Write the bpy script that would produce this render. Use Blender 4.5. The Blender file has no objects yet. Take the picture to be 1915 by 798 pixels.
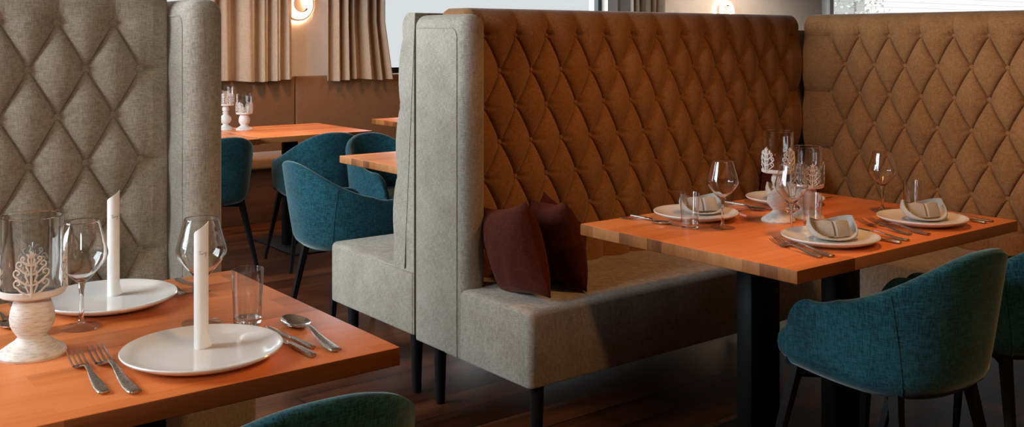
import bpy, bmesh, math, random
import numpy as np
from mathutils import Vector, Matrix
random.seed(7)
PI = math.pi
R = math.radians
scene = bpy.context.scene
COL = scene.collection
T = 0.76            # tabletop height

# ------------------------------------------------------------------ materials
def nodes_of(name):
    m = bpy.data.materials.new(name)
    m.use_nodes = True
    nt = m.node_tree
    b = nt.nodes['Principled BSDF']
    return m, nt, b

def L(nt, a, ao, b, bi):
    nt.links.new(a.outputs[ao], b.inputs[bi])

def ramp(nt, stops):
    r = nt.nodes.new('ShaderNodeValToRGB')
    el = r.color_ramp.elements
    while len(el) < len(stops):
        el.new(0.5)
    for e, (p, c) in zip(el, stops):
        e.position = p
        e.color = (*c, 1)
    return r

def plain(name, col, rough=0.5, metal=0.0, spec=0.5, emis=None, emis_s=0):
    m, nt, b = nodes_of(name)
    b.inputs['Base Color'].default_value = (*col, 1)
    b.inputs['Roughness'].default_value = rough
    b.inputs['Metallic'].default_value = metal
    b.inputs['Specular IOR Level'].default_value = spec
    if emis:
        b.inputs['Emission Color'].default_value = (*emis, 1)
        b.inputs['Emission Strength'].default_value = emis_s
    return m

def stretched_noise(nt, src, scale, detail=3, rough=0.6):
    mp = nt.nodes.new('ShaderNodeMapping')
    mp.inputs['Scale'].default_value = scale
    nt.links.new(src, mp.inputs['Vector'])
    n = nt.nodes.new('ShaderNodeTexNoise')
    n.inputs['Scale'].default_value = 1.0
    n.inputs['Detail'].default_value = detail
    n.inputs['Roughness'].default_value = rough
    L(nt, mp, 'Vector', n, 'Vector')
    return n

def woven(name, dark, light, rough=0.92, sheen=0.25, sheen_tint=(1, 1, 1), grain=1.0, bump=0.25, blotch=0.3, lo=.33, hi=.67):
    """heathered woven cloth: threads in both directions plus soft blotches"""
    m, nt, b = nodes_of(name)
    tc = nt.nodes.new('ShaderNodeTexCoord')
    o = tc.outputs['Object']
    h = stretched_noise(nt, o, (60 * grain, 60 * grain, 520 * grain), 2)
    v = stretched_noise(nt, o, (420 * grain, 420 * grain, 45 * grain), 2)
    bl = stretched_noise(nt, o, (7, 7, 7), 4)
    a1 = nt.nodes.new('ShaderNodeMath'); a1.operation = 'ADD'
    L(nt, h, 'Fac', a1, 0); L(nt, v, 'Fac', a1, 1)
    a2 = nt.nodes.new('ShaderNodeMath'); a2.operation = 'MULTIPLY_ADD'
    L(nt, bl, 'Fac', a2, 0); a2.inputs[1].default_value = 2 * blotch
    L(nt, a1, 'Value', a2, 2)
    a3 = nt.nodes.new('ShaderNodeMath'); a3.operation = 'DIVIDE'
    L(nt, a2, 'Value', a3, 0); a3.inputs[1].default_value = 2 + 2 * blotch
    r = ramp(nt, [(lo, dark), (hi, light)])
    L(nt, a3, 'Value', r, 'Fac')
    L(nt, r, 'Color', b, 'Base Color')
    b.inputs['Roughness'].default_value = rough
    b.inputs['Specular IOR Level'].default_value = 0.2
    b.inputs['Sheen Weight'].default_value = sheen
    b.inputs['Sheen Roughness'].default_value = 0.4
    b.inputs['Sheen Tint'].default_value = (*sheen_tint, 1)
    bp = nt.nodes.new('ShaderNodeBump')
    bp.inputs['Strength'].default_value = bump
    bp.inputs['Distance'].default_value = 0.002
    L(nt, a1, 'Value', bp, 'Height')
    L(nt, bp, 'Normal', b, 'Normal')
    return m

def wood_strips(name, cols, bw, bh, mortar=0.0, rough=0.42, grain_scale=(3, 60, 60), rot=0, gap=(0.02, 0.008, 0.004), contrast=0.6, spec=0.4, wear=0.0):
    """planks / butcher-block strips running along X"""
    m, nt, b = nodes_of(name)
    tc = nt.nodes.new('ShaderNodeTexCoord')
    o = tc.outputs['Object']
    bk = nt.nodes.new('ShaderNodeTexBrick')
    bk.offset = 0.37; bk.offset_frequency = 2
    bk.inputs['Scale'].default_value = 1.0
    bk.inputs['Brick Width'].default_value = bw
    bk.inputs['Row Height'].default_value = bh
    bk.inputs['Mortar Size'].default_value = mortar
    bk.inputs['Mortar Smooth'].default_value = 0.3
    bk.inputs['Bias'].default_value = 0.0
    bk.inputs['Color1'].default_value = (0, 0, 0, 1)
    bk.inputs['Color2'].default_value = (1, 1, 1, 1)
    bk.inputs['Mortar'].default_value = (0.5, 0.5, 0.5, 1)
    nt.links.new(o, bk.inputs['Vector'])
    # grain, shifted per strip so strips do not continue one another
    sh = nt.nodes.new('ShaderNodeVectorMath'); sh.operation = 'MULTIPLY_ADD'
    L(nt, bk, 'Color', sh, 0); sh.inputs[1].default_value = (3.1, 1.7, 2.3)
    nt.links.new(o, sh.inputs[2])
    g = stretched_noise(nt, sh.outputs['Vector'], grain_scale, 5, 0.65)
    g2 = stretched_noise(nt, sh.outputs['Vector'], (grain_scale[0] * .5, grain_scale[1] * .22, grain_scale[2] * .22), 2, 0.5)
    mx = nt.nodes.new('ShaderNodeMath'); mx.operation = 'MULTIPLY_ADD'
    L(nt, bk, 'Color', mx, 0); mx.inputs[1].default_value = contrast
    ga = nt.nodes.new('ShaderNodeMath'); ga.operation = 'ADD'
    L(nt, g, 'Fac', ga, 0); L(nt, g2, 'Fac', ga, 1)
    L(nt, ga, 'Value', mx, 2)
    dv = nt.nodes.new('ShaderNodeMath'); dv.operation = 'DIVIDE'
    L(nt, mx, 'Value', dv, 0); dv.inputs[1].default_value = 2 + contrast
    n = len(cols)
    r = ramp(nt, [(0.28 + 0.46 * i / (n - 1), c) for i, c in enumerate(cols)])
    L(nt, dv, 'Value', r, 'Fac')
    if mortar > 0:
        mc = nt.nodes.new('ShaderNodeMix'); mc.data_type = 'RGBA'
        L(nt, bk, 'Fac', mc, 'Factor')
        nt.links.new(r.outputs['Color'], mc.inputs['A'])
        mc.inputs['B'].default_value = (*gap, 1)
        nt.links.new(mc.outputs['Result'], b.inputs['Base Color'])
    else:
        L(nt, r, 'Color', b, 'Base Color')
    rr = nt.nodes.new('ShaderNodeMapRange')
    L(nt, g, 'Fac', rr, 'Value')
    rr.inputs['To Min'].default_value = rough - 0.08
    rr.inputs['To Max'].default_value = rough + 0.1
    L(nt, rr, 'Result', b, 'Roughness')
    b.inputs['Specular IOR Level'].default_value = spec
    bp = nt.nodes.new('ShaderNodeBump')
    bp.inputs['Strength'].default_value = 0.12
    bp.inputs['Distance'].default_value = 0.002
    L(nt, g, 'Fac', bp, 'Height')
    L(nt, bp, 'Normal', b, 'Normal')
    return m

def thin_glass(name, tint=(1, 1, 1), power=4.0, boost=1.0):
    m = bpy.data.materials.new(name); m.use_nodes = True
    nt = m.node_tree; nt.nodes.clear()
    out = nt.nodes.new('ShaderNodeOutputMaterial')
    tr = nt.nodes.new('ShaderNodeBsdfTransparent'); tr.inputs['Color'].default_value = (*tint, 1)
    gl = nt.nodes.new('ShaderNodeBsdfGlossy'); gl.inputs['Roughness'].default_value = 0.02
    lw = nt.nodes.new('ShaderNodeLayerWeight'); lw.inputs['Blend'].default_value = .5
    pw = nt.nodes.new('ShaderNodeMath'); pw.operation = 'POWER'
    L(nt, lw, 'Facing', pw, 0); pw.inputs[1].default_value = power
    mu = nt.nodes.new('ShaderNodeMath'); mu.operation = 'MULTIPLY_ADD'; mu.use_clamp = True
    L(nt, pw, 'Value', mu, 0); mu.inputs[1].default_value = boost * .7; mu.inputs[2].default_value = .04 * boost
    mx = nt.nodes.new('ShaderNodeMixShader')
    L(nt, mu, 'Value', mx, 'Fac'); L(nt, tr, 'BSDF', mx, 1); L(nt, gl, 'BSDF', mx, 2)
    L(nt, mx, 'Shader', out, 'Surface')
    return m

def solid_glass(name):
    m, nt, b = nodes_of(name)
    b.inputs['Base Color'].default_value = (0.97, 0.98, 0.98, 1)
    b.inputs['Roughness'].default_value = 0.01
    b.inputs['IOR'].default_value = 1.47
    b.inputs['Transmission Weight'].default_value = 1.0
    return m

def speckled(name, c1, c2, scale, rough, metal, bump=0.3, lo=.4, hi=.6, stretch=(1, 1, 1)):
    m, nt, b = nodes_of(name)
    tc = nt.nodes.new('ShaderNodeTexCoord')
    n = stretched_noise(nt, tc.outputs['Object'], tuple(scale * s for s in stretch), 3)
    r = ramp(nt, [(lo, c1), (hi, c2)])
    L(nt, n, 'Fac', r, 'Fac'); L(nt, r, 'Color', b, 'Base Color')
    b.inputs['Roughness'].default_value = rough
    b.inputs['Metallic'].default_value = metal
    bp = nt.nodes.new('ShaderNodeBump'); bp.inputs['Strength'].default_value = bump; bp.inputs['Distance'].default_value = 0.001
    L(nt, n, 'Fac', bp, 'Height'); L(nt, bp, 'Normal', b, 'Normal')
    return m

M = {}
M['linen'] = woven('linen_beige', (.23, .20, .16), (.47, .43, .37), blotch=.3, lo=.38, hi=.62)
M['linen_tan'] = woven('linen_tan', (.20, .09, .033), (.38, .195, .082), blotch=.3, lo=.38, hi=.62)
M['banquette'] = woven('banquette_brown', (.17, .085, .042), (.25, .13, .066), blotch=.1, sheen=.1)
M['velvet'] = woven('velvet_teal', (.004, .028, .040), (.016, .105, .145), sheen=.55, sheen_tint=(.55, .68, .7), grain=.75, bump=.2, blotch=.25, lo=.42, hi=.6)
M['maroon'] = woven('cushion_maroon', (.032, .005, .0025), (.100, .017, .009), sheen=.12, sheen_tint=(.95, .5, .35), grain=.7, bump=.5, blotch=.1)
M['curtain'] = woven('curtain_beige', (.36, .27, .195), (.52, .41, .31), sheen=.1, blotch=.1, grain=.6)
M['napkin'] = woven('napkin_cloth', (.44, .42, .39), (.54, .52, .49), sheen=.1, blotch=.05, bump=.1)
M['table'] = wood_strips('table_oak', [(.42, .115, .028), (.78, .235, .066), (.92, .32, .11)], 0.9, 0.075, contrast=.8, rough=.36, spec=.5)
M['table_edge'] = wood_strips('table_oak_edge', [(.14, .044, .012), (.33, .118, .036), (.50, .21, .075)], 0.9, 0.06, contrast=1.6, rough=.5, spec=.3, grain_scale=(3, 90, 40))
M['floor'] = wood_strips('floor_planks', [(.012, .0035, .0015), (.058, .0155, .005), (.17, .052, .017)], 1.7, 0.16, mortar=.004, gap=(.006, .003, .002), rough=.42, grain_scale=(2.5, 34, 34), contrast=.5, spec=.15)
M['plinth'] = wood_strips('plinth_planks', [(.06, .02, .009), (.14, .05, .02), (.2, .075, .03)], 1.4, 0.2, rough=.5, grain_scale=(2.5, 30, 30))
M['black'] = plain('black_steel', (.004, .004, .004), .6, spec=.2)
M['blackwood'] = plain('black_stained_wood', (.005, .005, .006), .45, spec=.35)
M['plate'] = plain('white_porcelain', (.80, .80, .79), .12, spec=.6)
M['steel'] = plain('polished_steel', (.62, .60, .57), .14, 1.0)
M['handle'] = speckled('hammered_steel', (.36, .34, .30), (.74, .71, .66), 420, .3, 1.0, .8)
M['glass'] = M['solidglass'] = solid_glass('clear_glass')
M['footglass'] = thin_glass('thin_clear_glass', (.985, .99, .99), 4.0, 1.4)
M['tumblerglass'] = thin_glass('tumbler_glass', (.985, .99, .99), 3.0, 1.6)
M['pane'] = thin_glass('window_glass', (.97, .98, .98), 4.0, .7)
M['whitewash'] = speckled('brushed_white_wood', (.50, .46, .42), (.74, .72, .69), 60, .5, 0, .3, .3, .55, (1, 1, 7))
M['ornament'] = plain('white_metal', (.74, .71, .68), .4)
M['paper'] = plain('white_paper_napkin', (.82, .82, .82), .8)
M['ink'] = plain('dark_violet_ink', (.06, .03, .06), .7)
M['wall'] = speckled('wall_plaster', (.70, .66, .62), (.76, .72, .68), 5, .9, 0, .05)
M['ceiling'] = plain('ceiling_wood', (.16, .09, .05), .8)
M['darkwall'] = plain('wall_dark_wood', (.12, .07, .04), .8)
M['frame'] = plain('window_frame_black', (.012, .014, .015), .4)
M['frame_white'] = plain('window_reveal_white', (.78, .78, .76), .5)
M['lampwhite'] = plain('lamp_white', (.85, .83, .80), .4)
M['lampglow'] = plain('lamp_glow', (1, .95, .9), .4, emis=(1, .82, .66), emis_s=1.6)
M['ringglow'] = plain('lamp_ring_glow', (1, .9, .8), .4, emis=(1, .55, .30), emis_s=260)
M['lamphole'] = plain('lamp_bronze_lining', (.05, .018, .006), 1.0, spec=0)
M['siding'] = plain('pale_siding', (.86, .86, .85), .7)
M['leaf'] = plain('birch_leaf', (.62, .66, .58), .8)
M['bark'] = plain('birch_bark', (.5, .48, .45), .8)
M['ground'] = plain('pale_gravel', (.55, .54, .52), .9)

# ------------------------------------------------------------------ mesh helpers
def link_mesh(name, me, mat, parent=None, loc=None, rot=None):
    o = bpy.data.objects.new(name, me)
    COL.objects.link(o)
    if mat is not None and len(me.materials) == 0:
        me.materials.append(mat)
    if parent: o.parent = parent
    if loc is not None: o.location = loc
    if rot is not None: o.rotation_euler = rot
    return o

def pym(name, V, F, mat, parent=None, smooth=True, loc=None, rot=None, autosmooth=None):
    me = bpy.data.meshes.new(name)
    me.from_pydata([tuple(map(float, v)) for v in V], [], F)
    me.update()
    bm = bmesh.new(); bm.from_mesh(me)
    bmesh.ops.recalc_face_normals(bm, faces=bm.faces[:])
    bm.to_mesh(me); bm.free()
    if smooth:
        me.polygons.foreach_set('use_smooth', [True] * len(me.polygons))
        if autosmooth: sharp(me, autosmooth)
    return link_mesh(name, me, mat, parent, loc, rot)

def sharp(me, ang):
    bm = bmesh.new(); bm.from_mesh(me)
    for e in bm.edges:
        if len(e.link_faces) == 2:
            e.smooth = e.calc_face_angle(0) < ang
    bm.to_mesh(me); bm.free()

class MB:
    """collects verts and faces of one mesh"""
    def __init__(s): s.V = []; s.F = []
    def add(s, V, F):
        n = len(s.V); s.V += [tuple(v) for v in V]; s.F += [tuple(i + n for i in f) for f in F]
    def box(s, x0, x1, y0, y1, z0, z1):
        s.add([(x, y, z) for x in (x0, x1) for y in (y0, y1) for z in (z0, z1)],
              [(0, 1, 3, 2), (4, 6, 7, 5), (0, 4, 5, 1), (2, 3, 7, 6), (0, 2, 6, 4), (1, 5, 7, 3)])
    def lathe(s, prof, n=40, c=(0, 0)):
        V = []; F = []
        k = len(prof)
        for i in range(n):
            a = 2 * PI * i / n
            for r, z in prof: V.append((c[0] + r * math.cos(a), c[1] + r * math.sin(a), z))
        for i in range(n):
            j = (i + 1) % n
            for q in range(k - 1):
                F.append((i * k + q, j * k + q, j * k + q + 1, i * k + q + 1))
        if prof[0][0] > 1e-6: F.append(tuple(i * k for i in range(n)))
        if prof[-1][0] > 1e-6: F.append(tuple(i * k + k - 1 for i in range(n)))
        s.add(V, F)
    def lathe_open(s, prof, n=40):
        V = []; F = []
        k = len(prof)
        for i in range(n):
            a = 2 * PI * i / n
            for r, z in prof: V.append((r * math.cos(a), r * math.sin(a), z))
        for i in range(n):
            j = (i + 1) % n
            for q in range(k - 1):
                F.append((i * k + q, j * k + q, j * k + q + 1, i * k + q + 1))
        s.add(V, F)
    def tube(s, pts, rad, n=8, flat=1.0, up=None):
        pts = [Vector(p) for p in pts]
        m = len(pts)
        rr = rad if hasattr(rad, '__len__') else [rad] * m
        V = []; F = []
        prev = None
        for i, p in enumerate(pts):
            d = (pts[min(i + 1, m - 1)] - pts[max(i - 1, 0)])
            if d.length < 1e-9: d = Vector((0, 0, 1))
            d.normalize()
            if prev is None:
                a = Vector(up) if up else (Vector((0, 0, 1)) if abs(d.z) < .9 else Vector((1, 0, 0)))
            else: a = prev
            u = (a - d * a.dot(d)).normalized(); prev = u
            w = d.cross(u)
            for k in range(n):
                t = 2 * PI * k / n
                V.append(p + u * (math.cos(t) * rr[i] * flat) + w * (math.sin(t) * rr[i]))
        for i in range(m - 1):
            for k in range(n):
                F.append((i * n + k, i * n + (k + 1) % n, (i + 1) * n + (k + 1) % n, (i + 1) * n + k))
        F.append(tuple(range(n))); F.append(tuple((m - 1) * n + k for k in range(n)))
        s.add(V, F)
    def build(s, name, mat, parent=None, smooth=True, autosmooth=R(40), loc=None, rot=None):
        return pym(name, s.V, s.F, mat, parent, smooth, loc, rot, autosmooth)

def bevel_box(name, lo, hi, mat, parent=None, passes=((None, .01, 3),), loc=None, rot=None):
    """box with its edges rounded; passes: (test(edge midpoint normalised -1..1) or None, radius, segments)"""
    bm = bmesh.new()
    bmesh.ops.create_cube(bm, size=2)
    lo = Vector(lo); hi = Vector(hi); c = (lo + hi) / 2; h = (hi - lo) / 2
    tagged = []
    for test, r, sg in passes:
        es = []
        for e in bm.edges:
            if e.is_valid:
                mid = (e.verts[0].co + e.verts[1].co) / 2
                if 'done' in dir(e): pass
                es.append((e, mid))
        tagged.append((test, r, sg))
    lay = bm.edges.layers.float.new('rad')
    for e in bm.edges:
        mid = (e.verts[0].co + e.verts[1].co) / 2
        for i, (test, r, sg) in enumerate(passes):
            if test is None or test(mid):
                e[lay] = i + 1
                break
    for v in bm.verts:
        v.co = Vector((c.x + v.co.x * h.x, c.y + v.co.y * h.y, c.z + v.co.z * h.z))
    for i, (test, r, sg) in enumerate(passes):
        es = [e for e in bm.edges if abs(e[lay] - (i + 1)) < .1 and len(e.link_faces) == 2 and e.calc_face_angle(0) > .5]
        if es:
            bmesh.ops.bevel(bm, geom=es, offset=r, segments=sg, profile=.5, affect='EDGES', clamp_overlap=True)
    me = bpy.data.meshes.new(name)
    bmesh.ops.recalc_face_normals(bm, faces=bm.faces[:])
    for f in bm.faces: f.smooth = True
    bm.to_mesh(me); bm.free()
    sharp(me, R(50))
    return link_mesh(name, me, mat, parent, loc, rot)

# ------------------------------------------------------------------ things
def tag(o, label, cat, group=None):
    o['label'] = label; o['category'] = cat
    if group: o['group'] = group
    elif 'group' in o: del o['group']
    return o

def thing(name, label, cat, loc=(0, 0, 0), rz=0, group=None):
    o = bpy.data.objects.new(name, None)
    o.empty_display_size = .1
    COL.objects.link(o)
    o.location = loc; o.rotation_euler = (0, 0, rz)
    return tag(o, label, cat, group)

def structure(o):
    o['kind'] = 'structure'
    return o

def kids(o): return [c for c in bpy.data.objects if c.parent == o]

def dup(root, loc, rz, label, group=None):
    def cp(o, parent):
        c = o.copy(); COL.objects.link(c); c.parent = parent
        for ch in tree[o.name]: cp(ch, c)
        return c
    tree = {}
    def walk(o):
        tree[o.name] = kids(o)
        for k in tree[o.name]: walk(k)
    walk(root)
    r = cp(root, None)
    r.location = loc
    e = list(root.rotation_euler); e[2] = rz; r.rotation_euler = e
    tag(r, label, root['category'], group)
    return r

def first_or_dup(store, key, make, loc, rz, label, group=None):
    if key not in store:
        store[key] = make()
        o = store[key]
        o.location = loc
        o.rotation_euler = (0, 0, rz)
        tag(o, label, o['category'], group)
        return o
    return dup(store[key], loc, rz, label, group)
PROTO = {}

# ------------------------------------------------------------------ room shell
X0, X1, Y0, Y1, ZC = -1.4, 18.4, -3.2, 7.5, 3.2
def wall_with_holes(name, axis, pos, thick, a0, a1, holes, mat):
    """wall plane at axis=pos, spanning a0..a1, holes: (b0,b1,z0,z1)"""
    mb = MB()
    p0, p1 = sorted((pos, pos + thick))
    def bx(b0, b1, z0, z1):
        if axis == 'y': mb.box(b0, b1, p0, p1, z0, z1)
        else: mb.box(p0, p1, b0, b1, z0, z1)
    cur = a0
    for (b0, b1, z0, z1) in sorted(holes):
        bx(cur, b0, 0, ZC)
        bx(b0, b1, 0, z0); bx(b0, b1, z1, ZC)
        cur = b1
    bx(cur, a1, 0, ZC)
    return structure(mb.build(name, mat, smooth=False))

WIN_BACK = [(0.3, 2.95, 1.06, 2.5), (4.05, 7.02, 1.06, 2.5), (10.66, 17.4, 1.06, 2.5)]
WIN_LEFT = [(2.2, 6.2, 1.25, 3.05)]
wall_with_holes('wall_back', 'y', Y1, .25, X0 - .25, X1 + .25, WIN_BACK, M['wall'])
wall_with_holes('wall_left', 'x', X0, -.25, Y0 - .25, Y1 + .25, WIN_LEFT, M['darkwall'])
wall_with_holes('wall_right', 'x', X1, .25, Y0 - .25, Y1 + .25, [], M['darkwall'])
wall_with_holes('wall_front', 'y', Y0, -.25, X0 - .25, X1 + .25, [], M['darkwall'])
mb = MB(); mb.box(X0 - .25, X1 + .25, Y0 - .25, Y1 + .25, -.12, 0)
structure(mb.build('floor', M['floor'], smooth=False))
mb = MB(); mb.box(X0 - .25, X1 + .25, Y0 - .25, Y1 + .25, ZC, ZC + .15)
structure(mb.build('ceiling', M['ceiling'], smooth=False))

def window(n, axis, pos, b0, b1, z0, z1, mull=()):
    """black framed window set into the wall opening"""
    o = bpy.data.objects.new('window_%d' % n, None); COL.objects.link(o); structure(o)
    d0, d1 = (pos + .06, pos + .12)
    if axis == 'x': d0, d1 = pos - .12, pos - .06
    fr = MB(); gl = MB(); rv = MB()
    def bx(mbx, p, q, u, v, e0=d0, e1=d1):
        if axis == 'y': mbx.box(p, q, e0, e1, u, v)
        else: mbx.box(e0, e1, p, q, u, v)
    w = .05
    bx(fr, b0, b1, z0, z0 + w); bx(fr, b0, b1, z1 - w, z1)
    bx(fr, b0, b0 + w, z0 + w, z1 - w); bx(fr, b1 - w, b1, z0 + w, z1 - w)
    for m_ in mull: bx(fr, m_ - w / 2, m_ + w / 2, z0 + w, z1 - w)
    f = fr.build('window_frame', M['frame'], o, smooth=False)
    dm = (d0 + d1) / 2
    bx(gl, b0 + w, b1 - w, z0 + w, z1 - w, dm - .003, dm + .003)
    g = gl.build('window_glass', M['pane'], o, smooth=False)
    return o
window(1, 'y', Y1, *WIN_BACK[1])
window(2, 'y', Y1, *WIN_BACK[2])
window(3, 'y', Y1, *WIN_BACK[0])
window(4, 'x', X0, *WIN_LEFT[0], mull=(3.5, 4.8))
# white window board seen beside the curtain
mb = MB(); mb.box(4.0, 7.06, 7.475, 7.56, 1.035, 1.06)
structure(mb.build('trim_1', M['frame_white'], smooth=False))
mb = MB(); mb.box(7.02, 7.16, 7.47, 7.5, 1.06, 2.55)
structure(mb.build('trim_2', M['frame_white'], smooth=False))
mb = MB(); mb.box(10.78, 10.86, 7.47, 7.66, 1.06, 2.5)
structure(mb.build('trim_3', M['frame_white'], smooth=False))

# outside, seen bleached through window 2
mb = MB(); mb.box(-30, 45, 7.9, 45, -.4, -.3)
structure(mb.build('ground', M['ground'], smooth=False))
house = thing('neighbour_house', 'bleached white clapboard house front seen outside through the far window', 'house', (30.5, 16.2, -.3))
mb = MB()
for i in range(24):
    z = .0 + i * .16
    mb.box(-5.5, 6, 0, 3, z, z + .145); mb.box(-5.49, 5.99, .02, 3, z + .145, z + .16)
mb.build('siding', M['siding'], house, smooth=False)
mb = MB(); mb.box(-5.7, 6.2, -.35, 3.2, 3.84, 4.0); mb.build('eaves', M['ornament'], house, smooth=False)
tree = thing('birch_tree', 'pale young birch tree outside the far window, beside the dark window frame', 'tree', (18.9, 12.4, -.3))
mb = MB(); mb.tube([(0, 0, 0), (.03, .02, 1.2), (-.02, .05, 2.4), (.02, .03, 3.8)], [.07, .055, .04, .015], 8)
mb.build('trunk', M['bark'], tree)
mb = MB()
rnd = random.Random(3)
for i in range(900):
    a = rnd.uniform(0, 2 * PI); rr = .75 * math.sqrt(rnd.random()); z = rnd.uniform(.9, 4.2)
    p = Vector((rr * math.cos(a), rr * math.sin(a), z)); s = .05
    u = Vector((rnd.gauss(0, 1), rnd.gauss(0, 1), rnd.gauss(0, 1))).normalized() * s
    v = u.orthogonal().normalized() * s * .7
    mb.add([p - u, p + v, p + u, p - v], [(0, 1, 2, 3)])
mb.build('foliage', M['leaf'], tree, smooth=False)

# ------------------------------------------------------------------ tufted upholstery
DX, DZ = .1505, .1325
def tufted(name, W, z0, z1, zrow, u0, p_lo, p_hi, mat, parent, thick=.16, H=.036, edge=(.03, .03), res=.0075, rows=7):
    """deep-buttoned back. Local: u along +X, buttons lie in the plane y=0, bulging towards -Y, back at y=thick."""
    r = .045
    S = (z1 - r - z0)                    # straight length
    # arclength samples: bottom curl, straight, top arc, top flat
    prof = []
    for i in range(6):                   # bottom roll under
        a = PI / 2 * (1 - i / 6)
        prof.append((.03 * (1 - math.cos(a)), z0 + .03 - .03 * math.sin(a), -math.cos(a), -math.sin(a), z0 + .03 - .03 * a))
    dzg = DZ / 20
    zs = [zrow + dzg * k for k in range(-400, 60)]
    zs = [z0 + .03] + [z for z in zs if z0 + .032 < z < z1 - r - .002] + [z1 - r]
    for z in zs:
        prof.append((0, z, -1, 0, z))
    for i in range(1, 9):
        a = PI / 2 * i / 8
        prof.append((r - r * math.cos(a), z1 - r + r * math.sin(a), -math.cos(a), math.sin(a), z1 - r + r * a))
    for i in range(1, 7):
        y = r + (thick - r) * i / 6
        prof.append((y, z1, 0, 1, z1 - r + r * PI / 2 + y - r))
    dug = DX / 40
    us = np.array([0] + [u for u in (u0 + dug * np.arange(-500, 1000)) if .0015 < u < W - .0015] + [W])
    P = np.array(prof)
    U, K = np.meshgrid(us, np.arange(len(P)), indexing='ij')
    zz = P[K, 4]
    p = np.clip((U - u0) / DX, p_lo, p_hi)
    q = (zrow - zz) / DZ
    qb = rows - 1
    qc = np.clip(q, 0, qb)
    pb = p + np.where(q > qb, (qb % 2) / 2, 0)
    sa = np.abs(np.sin(PI * (p + qc / 2))); sb = np.abs(np.sin(PI * (p - qc / 2)))
    h = H * (sa * sb) ** .36
    # sharper stitched crease
    # fade vertical pleats over the roll / at the bottom
    up = np.clip(-q * DZ / .085, 0, 1) ** .8
    h = h * (1 - up) + H * .78 * up
    dn = np.clip((q - qb) * DZ / .12, 0, 1)
    h = h * (1 - .25 * dn)
    btn = []
    for k in range(rows):
        off = (k % 2) / 2
        j = math.ceil(p_lo - off - 1e-6)
        while j + off <= p_hi + 1e-6:
            bu, bz = u0 + (j + off) * DX, zrow - k * DZ
            if .012 < bu < W - .012:
                btn.append((bu, bz))
                du = U - bu; dz = zz - bz
                h = h - .006 * np.exp(-(du ** 2 + dz ** 2) / .012 ** 2) - .0085 * np.exp(-(dz / .0055) ** 2) * np.exp(-(du / .034) ** 2) \
                      - .003 * np.exp(-((np.abs(du) - .010 - np.abs(dz) * .12) / .004) ** 2) * np.exp(-(dz / .045) ** 2) * (dz > 0)
            j += 1
    e = np.ones_like(U)
    if edge[0]: e = e * np.sqrt(np.clip(U / edge[0], 0, 1))
    if edge[1]: e = e * np.sqrt(np.clip((W - U) / edge[1], 0, 1))
    h = h * e
    V = np.stack([U, P[K, 0] + P[K, 2] * h, P[K, 1] + P[K, 3] * h], -1)
    nu, nk = U.shape
    Vl = V.reshape(-1, 3)
    F = []
    for i in range(nu - 1):
        b0 = i * nk
        for k in range(nk - 1):
            A_, B_, C_, D_ = b0 + k, b0 + nk + k, b0 + nk + k + 1, b0 + k + 1
            if 0 < q[i, k] < qb and p_lo < p[i, k] < p_hi:
                pm = (p[i, k] + p[i + 1, k + 1]) / 2; qm = (q[i, k] + q[i + 1, k + 1]) / 2
                da = abs(math.sin(PI * (pm + qm / 2))); db_ = abs(math.sin(PI * (pm - qm / 2)))
                if da < db_: F += [(A_, B_, C_), (A_, C_, D_)]
                else: F += [(A_, B_, D_), (B_, C_, D_)]
            else: F.append((A_, B_, C_, D_))
    # flat back: close the ends and the rear
    N = len(Vl)
    extra = []
    for i in range(nu):
        extra.append((us[i], thick, z0))
    Vl = np.vstack([Vl, np.array(extra)])
    for i in range(nu - 1):
        F.append((i * nk + nk - 1, (i + 1) * nk + nk - 1, N + i + 1, N + i))
        F.append((N + i, N + i + 1, (i + 1) * nk, i * nk))
    F.append(tuple(list(range(nk)) + [N]))
    F.append(tuple([N + nu - 1] + [(nu - 1) * nk + k for k in reversed(range(nk))]))
    o = pym(name, Vl, F, mat, parent, True, autosmooth=R(55))
    return o, btn

BTN = MB()
BTN.lathe([(0, .0035), (.004, .0033), (.008, .0022), (.0105, 0), (.0095, -.004), (0, -.004)], 14)
btn_mesh = {}
def buttons(btn, mat, back):
    key = mat.name
    for (u, z) in btn:
        if key not in btn_mesh:
            o = BTN.build('button', mat, back)
            btn_mesh[key] = o.data
        else:
            o = bpy.data.objects.new('button', btn_mesh[key]); COL.objects.link(o); o.parent = back
        o.location = (u, -.0015, z)
        o.rotation_euler = (R(90), 0, 0)

def bench_leg(x, y, zt, parent):
    mb = MB(); mb.lathe([(0, 0), (.017, 0), (.018, .004), (.025, zt)], 16)
    return mb.build('leg', M['blackwood'], parent, loc=(x, y, 0))

def wing(x0, x1, y0, y1, z0, z1, parent, outer):
    """upholstered side wing, rounded to the front and the top; outer: -1/+1 face that carries the piping"""
    front_top = lambda m: (m.y < -.9 and abs(m.x) > .9) or (m.z > .9 and (abs(m.x) > .9 or m.y < -.9))
    w = bevel_box('wing', (x0, y0, z0), (x1, y1, z1), M['linen'], parent, ((front_top, .045, 6), (None, .008, 2)))
    for xs, sx in ((x0, -1), (x1, 1)):
        mb = MB()
        pts = [(xs + sx * .001, y0 + .047, z0 + .005), (xs + sx * .001, y0 + .047, z1 - .085)]
        for i in range(1, 7):
            a = PI / 2 * i / 6
            pts.append((xs + sx * .001, y0 + .047 + .036 * (1 - math.cos(a)), z1 - .085 + .036 * math.sin(a)))
        pts.append((xs + sx * .001, y1 - .012, z1 - .047))
        mb.tube(pts, .0028, 8)
        mb.build('piping', M['linen'], w)
    return w

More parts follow.
